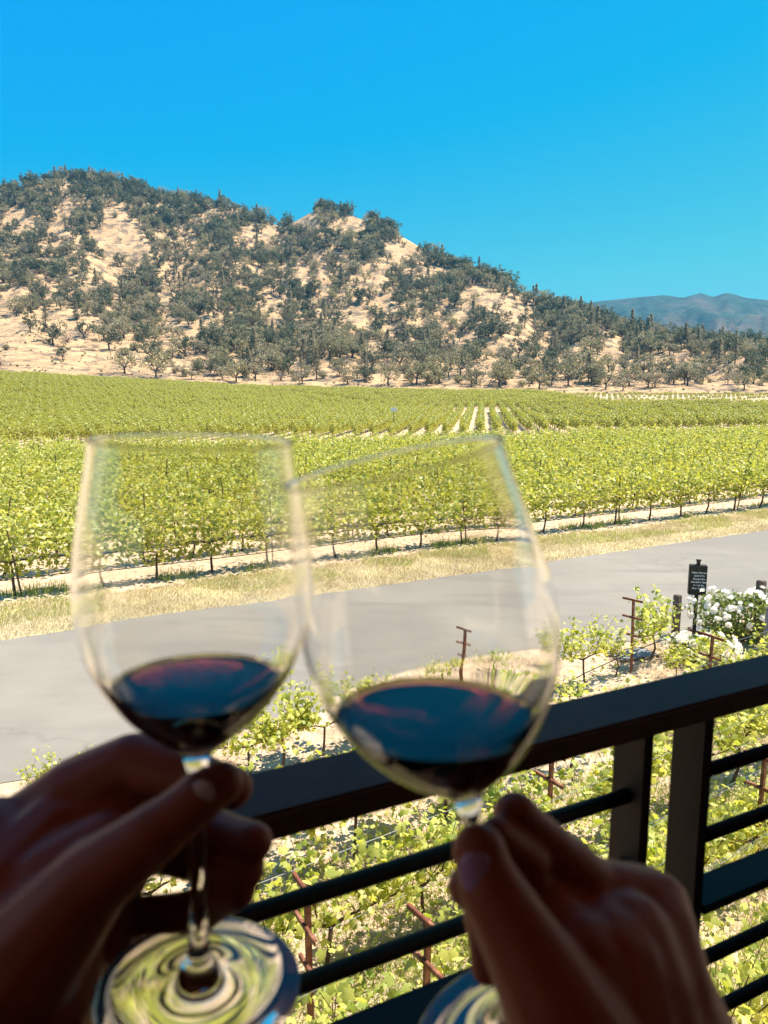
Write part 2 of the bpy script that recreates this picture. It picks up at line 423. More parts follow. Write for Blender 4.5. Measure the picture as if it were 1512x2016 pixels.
# far blocks: coarser three-metre lengths of hedge, part of the far vineyard only
def hedge_proto(name, loc, n, size, label, h1=1.55, wid=.17):
    nleaf = n
    P = np.stack([rng.uniform(-1.6, 1.6, nleaf), rng.normal(0, wid, nleaf), rng.uniform(.5, h1, nleaf)+rng.normal(0, .08, nleaf)], -1)
    V, Fc = quad_leaves(P, size, .3)
    bm = bmesh.new()
    for x in (-1.1, 0, 1.1): tube(bm, [(x, 0, -.1), (x+.03, 0, .9)], .03, 4)
    me2 = bpy.data.meshes.new(name+'_t'); bm.to_mesh(me2)
    nv = len(V); tv = np.array([v.co for v in me2.vertices]); tf = []
    for pl in me2.polygons:
        vs = list(pl.vertices)
        for q in range(1, len(vs)-1): tf.append((vs[0]+nv, vs[q]+nv, vs[q+1]+nv))
    bm.free(); bpy.data.meshes.remove(me2)
    me = np_mesh(name, np.concatenate([V, tv]), np.concatenate([Fc, np.array(tf)]), M['vleaf_far'], 3)
    me.materials.append(M['vinewood']); idx = np.zeros(len(me.polygons), np.int32); idx[len(Fc):] = 1; me.polygons.foreach_set('material_index', idx)
    o = mobj(name, me); o.location = loc
    return tag(o, label, 'vine hedge', 'far vine hedges')
blk2, blk3, blk4 = [], [], []
u2, n2 = frame(7.2); a2 = math.atan2(u2.y, u2.x)
# dividing lane between block two and three
dl0 = Vector((2.5, 152, 0)); dl1 = Vector((-48, 243, 0)); ddir = (dl1-dl0).normalized()
def past_div(x, y):
    if x < dl0.x:
        return (x-dl0.x)*(-ddir.y)+(y-dl0.y)*ddir.x
    return (dl0.y-y)+(-(x-dl0.x)*.02)
def side(x, y):    # >0 : beyond the dividing lane (block three)
    if x < dl0.x:
        t = (dl0.x-x)/(dl0.x-dl1.x); return y-(dl0.y+t*(dl1.y-dl0.y))
    return y-(dl0.y+(x-dl0.x)*-.10)
for off in np.arange(-170, 170, 1.85):
    for t in np.arange(40, 260, 3.15):
        p = u2*t+n2*off
        if beyond_lane(p.x, p.y) < 76 or math.hypot(p.x, p.y) > 240: continue
        if side(p.x, p.y) > -3: continue
        if not in_view((p.x, p.y, 1), 80): continue
        blk2.append((p.x, p.y, tz(p.x, p.y)-.05, a2+rng.normal(0, .05), rng.uniform(.82, 1.2), rng.integers(0, 2)))
u3, n3 = frame(63); a3 = math.atan2(u3.y, u3.x)
for off in np.arange(20, 260, 2.3):
    for t in np.arange(-150, 300, 3.15):
        p = u3*t+n3*off; rr = math.hypot(p.x, p.y)
        if rr > 241 or side(p.x, p.y) < 3: continue
        if not in_view((p.x, p.y, 1), 80): continue
        q = project((p.x, p.y, tz(p.x, p.y)))
        young = q[0] > 1040+ (q[1]-775)*6 and rr > 170
        if young: continue
        blk3.append((p.x, p.y, tz(p.x, p.y)-.05, a3+rng.normal(0, .05), rng.uniform(.75, 1.2), rng.integers(0, 2)))
u4, n4 = frame(48); a4 = math.atan2(u4.y, u4.x)
for off in np.arange(20, 260, 8.5):
    for t in np.arange(-50, 300, 2.7):
        p = u4*t+n4*off; rr = math.hypot(p.x, p.y)
        if rr > 246 or side(p.x, p.y) < 2 or rr < 172: continue
        q = project((p.x, p.y, tz(p.x, p.y)))
        if q is None or q[0] > 1600 or not (q[0] > 1040+(q[1]-775)*6): continue
        blk4.append((p.x, p.y, tz(p.x, p.y)-.05, a4+rng.normal(0, .03), rng.uniform(.42, .68), rng.integers(0, 2)))
h0 = blk2.pop(0); h1 = blk2.pop(5)
hp = [hedge_proto('vine_hedge', h0[:3], 380, .25, 'short length of vine hedge at the near corner of the far block'),
      hedge_proto('vine_hedge', h1[:3], 360, .25, 'second short length of vine hedge just inside the far block')]
for h, q in zip(hp, (h0, h1)): h.rotation_euler[2] = q[3]
gn_stuff('far_vine_rows', blk2, [[hp[0]], [hp[1]]], 'pale green vine rows running away towards the wooded hill', 'vineyard')
gn_stuff('back_vine_rows', blk3, [[hp[0]], [hp[1]]], 'thin band of vine rows along the foot of the hill', 'vineyard')
gn_stuff('young_vine_rows', blk4, [[hp[0]], [hp[1]]], 'sparse young vine rows on bare tan soil at right', 'vineyard')

# stakes among the field vines
bm = bmesh.new(); tube(bm, [(0, 0, -.05), (.01, 0, 1.82)], [.026, .022], 6)
st0 = from_bm('vine_stake', bm, M['stake']); first = True
for r, c, a, p in stakes[:75]:
    o = st0 if first else st0.copy()
    if not first: col.objects.link(o)
    first = False
    o.location = (p.x+.2*RU.x, p.y+.2*RU.y, 0); o.rotation_euler = (rng.normal(0, .09), rng.normal(0, .09), 0); o.scale = (1, 1, float(rng.uniform(.9, 1.15)))
    tag(o, 'stake at the %s vine from the left, %s field row from the road' % (ordn(c), ORD[r]), 'vine stake', 'wooden stakes in the field vines')
# drip hose of the first two rows
for r in range(2):
    bm = bmesh.new(); pts = []
    for t in np.arange(-30, 80, 1.7):
        p = RU*t+RN*(20.35+r*ROWSP); pts.append((p.x, p.y, .42+rng.uniform(-.03, .03)))
    tube(bm, pts, .012, 5)
    tag(from_bm('drip_hose', bm, M['hose']), 'black drip hose strung along the %s field row from the road' % ORD[r], 'hose', 'drip hoses in the field')

# little white board on a post out in the vineyard
p = hit(775, 851, .2); p.z = tz(p.x, p.y)
root = empty('field_sign', p); tag(root, 'small blank white board on a thin post out in the vineyard', 'sign')
bm = bmesh.new(); tube(bm, [(0, 0, 0), (0, 0, 2.7)], .035, 6); from_bm('post', bm, M['stake'], root)
bm = bmesh.new(); box(bm, (0, -.05, 2.72), (.62, .03, .42)); from_bm('board', bm, M['whiteboard'], root)

# ---------------------------------------------------------------- garden vines below the balcony
def make_garden_vine(nleaf, spread=.7, top=1.05, size=.125):
    root = empty('garden_vine', (0, 0, -50))
    ns = 13; P = []; bm = bmesh.new()
    w = rng.uniform(-.05, .05, 4)
    tube(bm, [(w[0], w[1], -.03), (w[2], w[3], .25), (0, 0, .5)], [.024, .018, .018], 6)
    tube(bm, [(-spread*.8, 0, .56), (-.15, 0, .53), (0, 0, .48), (.15, 0, .53), (spread*.8, 0, .56)], [.008, .012, .018, .012, .008], 5)
    for s in range(ns):
        x0 = rng.uniform(-spread, spread); hh = rng.uniform(.25, top-.5); dx, dy = rng.normal(0, .16), rng.normal(0, .2)
        droop = rng.uniform(-.25, .1)
        pts = []
        for t in np.linspace(0, 1, 5):
            pts.append((x0+dx*t, dy*t*1.2, .54+hh*t+droop*t*t*.6))
        tube(bm, pts, [.006, .005, .004, .003, .002], 4)
        k = nleaf//ns
        for q in range(k):
            t = rng.uniform(0, 1); P.append((x0+dx*t+rng.normal(0, .085), dy*t*1.2+rng.normal(0, .085), .54+hh*t+droop*t*t*.6+rng.normal(0, .06)))
    P = np.array(P); V, Fc = lobed_leaves(P, size, .35)
    mobj('foliage', np_mesh('foliage', V, Fc, M['vleaf_near'], 3), root)
    from_bm('trunk', bm, M['vinewood'], root)
    return root
gp = [make_garden_vine(430, .62, 1.1, .105), make_garden_vine(330, .5, 1.3, .10), make_garden_vine(540, .75, 1.2, .108), make_garden_vine(230, .45, 1.35, .10)]
gused = [False]*4
gr = math.atan2(GU.y, GU.x)
rows = {3.9: 'nearest', 5.15: 'second', 6.55: 'third', 8.6: 'roadside'}
gv = []
for perp, a0, a1, st, dens in ((2.55, 3.4, 9, 1.2, .85), (3.9, 1.0, 16, 1.05, .85), (5.15, -1.2, 18, 1.0, .97), (6.55, -2.5, 19, 1.1, .9)):
    nm = {2.55: 'first garden row below the balcony', 3.9: 'second garden row below the balcony', 5.15: 'third garden row below the balcony', 6.55: 'fourth garden row below the balcony'}[perp]
    i = 0
    for a in np.arange(a0, a1, st):
        if rng.random() > dens: continue
        p = GU*(a+rng.uniform(-.15, .15))+GN_*perp
        if not in_view((p.x, p.y, .7), 110): continue
        gv.append((p, nm, i, int(rng.integers(0, 4)), rng.uniform(.85, 1.1))); i += 1
OUTER = ['small vine left of the tall rusty post by the road','spindly vine just left of the tall rusty post','vine just right of the tall rusty post','thin vine seen inside the tilted glass, at its right','thin vine seen inside the tilted glass, in its middle','thin vine seen inside the tilted glass, at its left','bushy vine above the handrail, touching the tilted glass','bushy vine above the handrail between the two glasses','bushy vine above the handrail beside the left fingers','lone sprig of vine by the asphalt above the left hand','small vine below the black notice box, against the handrail','small vine left of the roses, against the handrail','tiny vine just above the handrail right of the tilted glass']
i = 0
for px, py, k, s in ((1146, 1352, 1, 1.0), (1212, 1332, 3, .75), (1282, 1302, 0, 1.05), (985, 1392, 3, .62), (885, 1420, 1, .62), (760, 1450, 3, .6), (640, 1486, 2, .85), (555, 1512, 0, .95), (490, 1530, 2, .85), (95, 1580, 3, .55), (1395, 1330, 1, .7), (1330, 1345, 1, .6), (1120, 1400, 3, .5)):
    p = hit(px, py, 0); gv.append((p, 'sparse', i, k, s)); i += 1
for p, nm, i, k, s in gv:
    lab = 'broad leaved vine in the %s, %s from the left' % (nm, ordn(i))
    if nm.startswith('sparse'): lab = OUTER[i]
    rz = gr+(math.pi if rng.random() < .5 else 0)+rng.normal(0, .1)
    if not gused[k]:
        gused[k] = True; o = gp[k]; o.location = p; o.rotation_euler = (0, 0, rz); o.scale = (s, s, s); tag(o, lab, 'grapevine', 'young vines in the garden plot')
    else:
        o = copy_tree(gp[k], p, rz, float(s), lab, 'young vines in the garden plot'); o['category'] = 'grapevine'
outer_lab = {0:'bushy small vine left of the rusty post near the black notice',}

# rusty trellis posts with cross arms
def trellis_post():
    root = empty('trellis_post')
    bm = bmesh.new(); box(bm, (0, 0, .66), (.045, .030, 1.36)); box(bm, (0, .018, .66), (.012, .02, 1.36)); from_bm('upright', bm, M['rust'], root)
    for z, L in ((1.335, .42), (1.02, .40), (.70, .26)):
        bm = bmesh.new(); box(bm, (0, -.022, z), (.034 if False else .03, .012, .034)); bm.free()
        bm = bmesh.new(); box(bm, (-.030, 0, z), (.010, L, .032)); box(bm, (-.020, 0, z+.016), (.022, L, .006)); from_bm('cross_arm', bm, M['rust'], root)
    return root
tp = trellis_post(); posts = []
TP = [(1250, 1180, 1.35, 'tall rusty cross arm post between two vines by the road edge'), (923, 1240, 1.35, 'rusty cross arm post seen through the bowl of the right glass'),
      (1400, 1250, 1.35, 'rusty cross arm post in front of the white rose bush'), (1086, 1472, 1.35, 'rusty post just below the top rail right of the glass'),
      (608, 1745, 1.35, 'rusty post behind the bars right of the left hand'), (836, 1808, 1.35, 'rusty cross arm post behind the lowest round bar left of the right hand'),
      (1503, 1490, 1.35, 'rusty cross arm post behind the bars at the right edge')]
for i, (x, y, z, lab) in enumerate(TP):
    p = hit(x, y, z); p.z = 0
    o = tp if i == 0 else copy_tree(tp, p, 0)
    o.location = p; o.rotation_euler = (rng.normal(0, .02), rng.normal(0, .02), gr+rng.normal(0, .05)); tag(o, lab, 'trellis post', 'rusty trellis posts in the garden plot'); posts.append(p)
# trellis wires
def wires(perp, name_, zs, offs, a0=-6, a1=26):
    root = empty('trellis_wires', GU*a0+GN_*perp); tag(root, name_, 'wires', 'trellis wires in the garden plot')
    for z in zs:
        for o_ in offs:
            bm = bmesh.new(); pts = []
            for t in np.linspace(0, a1-a0, 9): pts.append(GU*t+GN_*o_+Vector((0, 0, z+rng.uniform(-.008, .008))))
            tube(bm, pts, .0028, 4); from_bm('wire', bm, M['wire'], root)
wires(3.9, 'bundle of thin steel wires along the second garden row', (1.0, .68), (-.22, -.19, .2, .23))
wires(5.15, 'bundle of thin steel wires along the third garden row', (1.0, .68), (-.22, .2))
wires(6.55, 'thin steel wires along the fourth garden row', (1.0, .68), (-.2, .2))
wires(2.55, 'thin steel wires along the garden row closest to the balcony', (.68,), (-.17, .17))
bm = bmesh.new(); pts = [hit(1110, 1348, .05), hit(1150, 1326, .35), hit(1212, 1298, .35), hit(1278, 1270, .4), hit(1330, 1252, .4)]
tube(bm, pts, .009, 5); tag(from_bm('drip_hose', bm, M['hose']), 'thin black drip hose looping past the small vines by the road edge', 'hose')

# ---------------------------------------------------------------- grass, straw, clods
def blades(name, pts, h, w, mat, label, lean=.35):
    pts = np.array(pts); n = len(pts)
    a = rng.uniform(0, 2*np.pi, n); hh = h*rng.uniform(.45, 1.3, n); ww = w*rng.uniform(.6, 1.3, n)
    t = np.stack([np.cos(a), np.sin(a), 0*a], -1); l = rng.normal(0, lean, (n, 2))
    tip = pts+np.stack([l[:, 0]*hh, l[:, 1]*hh, hh], -1)
    V = np.stack([pts-t*ww[:, None], pts+t*ww[:, None], tip], 1).reshape(-1, 3)
    return tag(mobj(name, np_mesh(name, V, np.arange(n*3).reshape(-1, 3), M[mat], 3)), label, 'grass', kind='stuff')
def scatter_strip(u, n, a0, a1, p0, p1, count, dens=None):
    out = []
    while len(out) < count:
        m = count
        a = rng.uniform(a0, a1, m); b = rng.uniform(p0, p1, m)
        X = u.x*a+n.x*b; Y = u.y*a+n.y*b
        keep = np.ones(m, bool)
        if dens is not None: keep = rng.random(m) < dens(X, Y)
        dep = Y*math.cos(PITCH)+H*math.sin(PITCH); sx = CX+F*X/np.maximum(dep, .1)
        keep &= (dep > 1) & (sx > -80) & (sx < 1600)
        out += list(np.stack([X, Y, 0*X], -1)[keep])
    return out[:count]
blades('dry_grass', scatter_strip(RU, RN, -14, 62, 16.75, 19.6, 52000, lambda X, Y: .25+.9*vnoise(X*1.3, Y*1.3, 3)), .085, .007, 'grass_dry', 'dry yellow grass on the verge across the road')
blades('verge_grass', scatter_strip(RU, RN, -14, 62, 17.9, 19.9, 14000, lambda X, Y: .1+.9*(vnoise(X*.5, Y*.5, 9) > .45)), .11, .008, 'grass_green', 'greener grass along the back of the verge')
blades('weeds', scatter_strip(RU, RN, -14, 60, 20.0, 20.8, 2000, lambda X, Y: (vnoise(X*.9, Y*.9, 21) > .55)*.9+.03), .26, .012, 'grass_green', 'weeds under the first row of field vines')
def gdens(X, Y):
    b = X*GN_.x+Y*GN_.y
    band = np.exp(-((b-4.6)/.5)**2)+np.exp(-((b-3.1)/.4)**2)*.9+np.exp(-((b-5.9)/.35)**2)*.5
    return np.clip(band*(.35+vnoise(X*1.5, Y*1.5, 30)), 0, 1)*.95+.03
blades('green_grass', scatter_strip(GU, GN_, -2, 18, 1.6, 8.2, 42000, gdens), .12, .0055, 'grass_green', 'bright green grass growing between the garden rows', .45)
blades('dry_straw', scatter_strip(GU, GN_, -5, 22, 1.6, 9.6, 30000, lambda X, Y: .12+.9*(vnoise(X*1.1, Y*1.1, 50) > .5)), .085, .007, 'straw', 'dry straw and mulch on the garden soil', 1.3)
def clods(name, P, smin, smax, label):
    bm = bmesh.new()
    for p in P:
        s = random.uniform(smin, smax)
        r_ = bmesh.ops.create_icosphere(bm, subdivisions=1, radius=s)
        for v in r_['verts']:
            v.co = Vector((v.co.x*random.uniform(.7, 1.3), v.co.y*random.uniform(.7, 1.3), v.co.z*random.uniform(.4, .8)))+Vector(p)
    return tag(from_bm(name, bm, M['rock']), label, 'soil clods', kind='stuff')
def low_growth(name, pts, label):
    P = []
    for p_ in pts:
        n = int(rng.integers(10, 34)); r0 = rng.uniform(.08, .26); h0 = rng.uniform(.08, .34)
        q = rng.normal(size=(n, 3))*np.array([r0, r0, h0*.4])+np.array(p_)+np.array([0, 0, h0*.6]); q[:, 2] = np.maximum(q[:, 2], .03); P.append(q)
    V, Fc = lobed_leaves(np.concatenate(P), .085, .5)
    return tag(mobj(name, np_mesh(name, V, Fc, M['vleaf_near'], 3)), label, 'ground cover', kind='stuff')
low_growth('ground_cover', scatter_strip(GU, GN_, -1, 18, 1.9, 9.0, 210, lambda X, Y: np.clip(sum(np.exp(-((X*GN_.x+Y*GN_.y-c_)/.28)**2) for c_ in (2.55, 3.9, 5.15, 6.55))*.9+.06, 0, 1)*(vnoise(X*.9+7, Y*.9, 4) > .35)), 'low leafy suckers and weeds under the garden vines')
clods('clods', scatter_strip(GU, GN_, -4, 20, 1.6, 9.6, 1500), .01, .045, 'loose clods and stones on the garden soil')
clods('field_clods', scatter_strip(RU, RN, -14, 50, 20.0, 24.0, 1300), .02, .06, 'loose clods of earth under the first field rows')

# ---------------------------------------------------------------- notice, bollards, roses, grates
p = hit(1366, 1248, 0)
root = empty('notice_sign', p, R(-14)); tag(root, 'black notice box with six lines of white lettering on a black post', 'sign')
bm = bmesh.new(); box(bm, (0, 0, .75), (.07, .05, 1.5)); from_bm('post', bm, M['signblack'], root)
bm = bmesh.new(); box(bm, (0, 0, 1.12+.03), (.34, .16, .62)); bmesh.ops.bevel(bm, geom=bm.edges[:], offset=.012, segments=2, affect='EDGES'); bd = from_bm('board', bm, M['signblack'], root)
bm = bmesh.new(); box(bm, (0, 0, 1.505), (.07, .06, .09)); box(bm, (0, 0, 1.56), (.10, .08, .02)); from_bm('cap', bm, M['signblack'], root)
for i, (t, sz) in enumerate((('Visitor Entrance', .046), ('Limited To', .046), ('Groups Plus', .046), ('Scheduled Visits', .046), ('See Us For', .046), ('More Details', .048))):
    cu = bpy.data.curves.new('lettering', 'FONT'); cu.body = t; cu.size = sz; cu.align_x = 'CENTER'; cu.extrude = .001; cu.offset = .0022
    to = bpy.data.objects.new('tmp', cu); col.objects.link(to); bpy.context.view_layer.update()
    me = bpy.data.meshes.new_from_object(to.evaluated_get(bpy.context.evaluated_depsgraph_get())); bpy.data.objects.remove(to)
    me.materials.clear(); me.materials.append(M['signwhite'])
    o = mobj('lettering', me, bd); o.location = (.02, -.0825, 1.30-i*.066); o.rotation_euler = (R(90), 0, 0)
def bollard(px, py, h, w, mat, label, bands=True):
    p = hit(px, py, 0); root = empty('bollard', p, R(30)); tag(root, label, 'bollard', 'posts along the road edge')
    bm = bmesh.new(); box(bm, (0, 0, h/2), (w, w, h)); bmesh.ops.bevel(bm, geom=bm.edges[:], offset=w*.12, segments=2, affect='EDGES'); from_bm('post', bm, M[mat], root)
    if bands:
        for z in (h*.82, h*.68):
            bm = bmesh.new(); box(bm, (0, 0, z), (w*1.02, w*1.02, .014)); from_bm('groove_band', bm, M['palepost'], root)
    return root
bollard(1329, 1258, .92, .13, 'greypost', 'dark grey square post left of the black notice box')
bollard(1490, 1262, 1.25, .15, 'greypost', 'brown banded post rising behind the white rose bush')
bollard(1507, 1330, 1.25, .13, 'palepost', 'pale grey post in front of the roses at the right edge', False)
def blossom_mesh():
    bm = bmesh.new()
    for ring, (n, rad, z, tilt) in enumerate(((7, .036, 0, .5), (6, .025, .012, .9), (4, .013, .02, 1.3))):
        for k in range(n):
            a = 2*math.pi*(k+.5*ring)/n; c = Vector((math.cos(a), math.sin(a), 0)); tt = Vector((-c.y, c.x, 0)); up = Vector((0, 0, 1))
            out = c*math.cos(tilt)+up*math.sin(tilt)
            b = c*rad*.25+up*z
            v = [bm.verts.new(b+tt*.008), bm.verts.new(b+out*rad+tt*rad*.55), bm.verts.new(b+out*rad*1.35), bm.verts.new(b+out*rad-tt*rad*.55), bm.verts.new(b-tt*.008)]
            bm.faces.new(v)
    me = bpy.data.meshes.new('blossom'); bm.to_mesh(me); bm.free(); me.materials.append(M['petal']); return me
BM_ = blossom_mesh()
def rosebush(p, rx, ry, rz_, nleaf, nblos, label, bs=1.5):
    root = empty('rose_bush', p); tag(root, label, 'rose bush', 'white rose bushes')
    d = rng.normal(size=(nleaf, 3)); d /= np.linalg.norm(d, axis=1)[:, None]; rr = rng.uniform(.25, 1.0, nleaf)**.5*(.72+.62*vnoise(d[:, 0]*2.3+5, d[:, 2]*2.3+d[:, 1]*2, 8))
    P = d*rr[:, None]*np.array([rx, ry, rz_])+np.array([0, 0, rz_*1.05]); P[:, 2] = np.maximum(P[:, 2], .05)
    V, Fc = quad_leaves(P, .085, .3); mobj('foliage', np_mesh('foliage', V, Fc, M['roseleaf'], 3), root)
    bm = bmesh.new()
    for k in range(7):
        a = k*.9; tube(bm, [(0, 0, -.03), (math.cos(a)*rx*.35, math.sin(a)*ry*.35, rz_*.8), (math.cos(a)*rx*.7, math.sin(a)*ry*.7, rz_*1.5)], [.012, .009, .005], 5)
    from_bm('stems', bm, M['vinewood'], root)
    for k in range(nblos):
        th = rng.uniform(0, 2*np.pi); ph = math.acos(rng.uniform(-.1, 1)); q = Vector((math.sin(ph)*math.cos(th), math.sin(ph)*math.sin(th), math.cos(ph)))
        if q.y > .35 and rng.random() < .8: q.y = -q.y
        o = mobj('blossom', BM_, root); s_ = float(rng.uniform(.6, 1.35)*bs); q = q*float(.74+.62*vnoise(q.x*2.3+5, q.z*2.3+q.y*2, 8)); o.scale = (s_,)*3
        o.location = (q.x*rx*1.03, q.y*ry*1.03, rz_*1.05+q.z*rz_*1.03); o.rotation_euler = q.to_track_quat('Z', 'Y').to_euler()
    return root
p = hit(1462, 1262, 0); rosebush(p, .95, .6, .52, 2600, 100, 'large bush covered in white roses by the road edge at right', 1.25)
p = hit(1376, 1305, 0); rosebush(p, .52, .4, .26, 1100, 70, 'low white rose bush below the black notice box', 1.35)
def grate(px, py, az, label):
    p = hit(px, py, .05); p.z = 0; root = empty('drain_grate', p, R(az)); tag(root, label, 'grate', 'slatted grates by the road')
    bm = bmesh.new()
    for s in (-1, 1): box(bm, (0, s*.24, .03), (.8, .02, .06))
    for s in (-1, 1): box(bm, (s*.41, 0, .03), (.02, .5, .06))
    from_bm('frame', bm, M['greypost'], root)
    bm = bmesh.new()
    for k in range(8): box(bm, (0, -.19+k*.054, .045), (.798, .026, .02))
    from_bm('slats', bm, M['grate'], root)
grate(1245, 1287, 20, 'blue grey slatted grate on the soil beside the rusty post')
grate(1402, 1238, 20, 'blue grey slatted grate at the foot of the large rose bush')

# ---------------------------------------------------------------- hillside trees
def tree_proto(kind):
    name = {'oak': 'oak_tree', 'grey': 'oak_tree', 'dark': 'evergreen_tree', 'pine': 'pine_tree', 'shrub': 'shrub', 'bare': 'shrub'}[kind]
    root = empty(name, (0, 0, -80)); bm = bmesh.new(); P = []
    if kind in ('oak', 'grey', 'dark'):
        h = 7.5; nl = 6 if kind != 'dark' else 5
        tube(bm, [(0, 0, -.6), (.1, .05, 1.0), (.05, .15, 2.0)], [.34, .25, .22], 7)
        cl = []
        for k in range(nl):
            a = 2*math.pi*k/nl+rng.uniform(-.4, .4); L = rng.uniform(1.7, 3.0); z = rng.uniform(2.7, 5.4)
            e = Vector((math.cos(a)*L, math.sin(a)*L, z)); tube(bm, [(.05, .1, 1.8), e*.5+Vector((0, 0, 1.0)), e], [.17, .10, .04], 5)
            cl.append(e)
            for j in range(3): cl.append(e+Vector(rng.normal(0, .9, 3)))
        for j in range(7): cl.append(Vector((rng.normal(0, 1.2), rng.normal(0, 1.2), rng.uniform(3.6, 6.9))))
        for c in cl:
            rr = rng.uniform(.65, 1.15); n = 38 if kind == 'dark' else 23
            d = rng.normal(size=(n, 3)); d /= np.linalg.norm(d, axis=1)[:, None]
            P.append(np.array(c)+d*rr*rng.uniform(.55, 1, (n, 1))*np.array([1.1, 1.1, .95]))
        size = .52
    elif kind == 'pine':
        tube(bm, [(0, 0, -.6), (0, .1, 4), (.1, 0, 9.6)], [.26, .18, .04], 6)
        for z in np.arange(1.8, 9.8, .42):
            R_ = (9.9-z)*.27+.25
            for k in range(6):
                a = rng.uniform(0, 6.28); L = R_*rng.uniform(.6, 1.1); e = np.array([math.cos(a)*L, math.sin(a)*L, z-.1*L])
                tube(bm, [(0, 0, z), tuple(e)], [.04, .015], 3, False)
                n = 9; t = rng.uniform(.35, 1.05, n)[:, None]; P.append(np.array([0, 0, z])*(1-t)+e*t+rng.normal(0, .17, (n, 3)))
        size = .42
    else:
        for k in range(7):
            a = k*.9+rng.uniform(-.3, .3); tube(bm, [(0, 0, -.3), (math.cos(a)*.5, math.sin(a)*.5, 1.0), (math.cos(a)*1.1, math.sin(a)*1.1, 2.0)], [.07, .05, .02], 4)
        n = 420 if kind == 'shrub' else 200
        d = rng.normal(size=(n, 3)); d /= np.linalg.norm(d, axis=1)[:, None]
        P.append(d*rng.uniform(.4, 1, (n, 1))*np.array([1.7, 1.7, 1.15])+np.array([0, 0, 1.3])+rng.normal(0, .15, (n, 3)))
        size = .40 if kind == 'shrub' else .34
    P = np.concatenate(P)
    V, Fc = quad_leaves(P, size, .2, .7)
    mt = {'oak': 'oak', 'grey': 'oakgrey', 'dark': 'dark', 'pine': 'oakgrey', 'shrub': 'oak', 'bare': 'brown'}[kind]
    mobj('crown', np_mesh('crown', V, Fc, M[mt], 3), root)
    from_bm('trunk', bm, M['bark'], root)
    return root
kinds = ['oak', 'oak', 'oak', 'grey', 'grey', 'dark', 'dark', 'pine', 'pine', 'shrub', 'shrub', 'bare']
tprot = [tree_proto(k) for k in kinds]
def H_foot(px): return float(np.interp(px, [p_[0] for p_ in FP], [p_[1] for p_ in FP]))
CLEAR = [(40, 660, 180, 48), (200, 700, 170, 34), (330, 742, 90, 14), (505, 466, 38, 24), (235, 475, 48, 40), (40, 440, 40, 26), (690, 450, 40, 16), (800, 490, 45, 26), (230, 545, 40, 14),
         (330, 590, 30, 14), (690, 640, 45, 18), (760, 605, 24, 22), (600, 440, 24, 20), (740, 700, 20, 30), (860, 540, 30, 14), (1010, 690, 40, 14), (1130, 690, 40, 12), (1290, 715, 60, 12), (940, 580, 30, 10), (420, 430, 26, 14), (30, 590, 40, 20)]
def density(px, py, s):
    d = 1.0
    for x, y, a, b in CLEAR:
        q = ((px-x)/a)**2+((py-y)/b)**2
        if q < 1.3: d *= .06 if q < .8 else .4
    d *= float(np.clip(-.35+2.4*vnoise(px/60.0, py/38.0, 71)+.5*vnoise(px/17.0, py/14.0, 3), .10, 1.25))
    off = H_foot(px)-py
    k = 1.0 if px < 1000 else 1.25
    if off < 14*k: d = 0
    elif off < 34*k: d *= .30
    elif off < 60*k: d *= .45
    if off < np.interp(px, [0, 250, 420, 520], [95, 50, 18, 0]): d *= .12
    elif px < 620 and off < 190: d *= 1.35
    if s > .8: d *= 1.7
    return d
trees = []; cand = 0
while cand < 19000:
    cand += 1
    a = rng.uniform(R(-32), R(32)); rr = float(np.interp(a, RA[:, 0], RA[:, 2]))
    r_ = math.sqrt(rng.uniform(256**2, (rr+14)**2)) 
    x, y = math.sin(a)*r_, math.cos(a)*r_; z = tz(x, y); q = project((x, y, z))
    if q is None or not (-40 < q[0] < 1560): continue
    s = (r_-250)/(rr-250)
    if rng.random() > density(q[0], q[1], s)*(.36 if q[0] < 560 else .27 if q[0] < 1000 else .23): continue
    trees.append((x, y, z, q, s, r_))
# oaks along the foot of the hill
for x0 in np.arange(300, 1520, 27):
    if rng.random() < .35: continue
    px = x0+rng.uniform(-10, 10); a = bearing(px, 760)[0]; r_ = rng.uniform(264, 282); x, y = math.sin(a)*r_, math.cos(a)*r_; z = tz(x, y)
    trees.append((x, y, z, project((x, y, z)), .03, r_))
for px, py in ((12, 690), (133, 675), (60, 655), (150, 630), (185, 650), (225, 668), (250, 655), (300, 712), (320, 722), (345, 735), (365, 742), (390, 738), (235, 640), (280, 672), (190, 620), (120, 610), (310, 690), (150, 600), (80, 600), (340, 705), (105, 680), (165, 668), (205, 672), (32, 622), (90, 640), (215, 690), (265, 690), (245, 700), (285, 695)):
    # stand-alone oaks on the lower left slope, found on the terrain by bearing
    a = bearing(px, py)[0]; best = None
    for r_ in np.arange(252, 600, 1.0):
        z = tz(math.sin(a)*r_, math.cos(a)*r_); q = project((math.sin(a)*r_, math.cos(a)*r_, z))
        if q[1] <= py: best = (math.sin(a)*r_, math.cos(a)*r_, z, q, .1, r_); break
    if best: trees.append(best)
def pick(s, px):
    u = rng.random()
    if s < .06: return int(rng.choice([0, 1, 2, 3, 4, 0, 1, 10]))
    if s > .93: return int(rng.choice([5, 6, 5, 6, 0, 1, 5, 6, 10, 2, 0, 5, 6, 1, 7]))
    w = np.array([1, 1, 1, 1.1, 1.1, 1.1+1.2*s, 1.1+1.2*s, .35, .35, 1.2, 1.2, 2.2]); w /= w.sum()
    return int(rng.choice(12, p=w))
rec = []
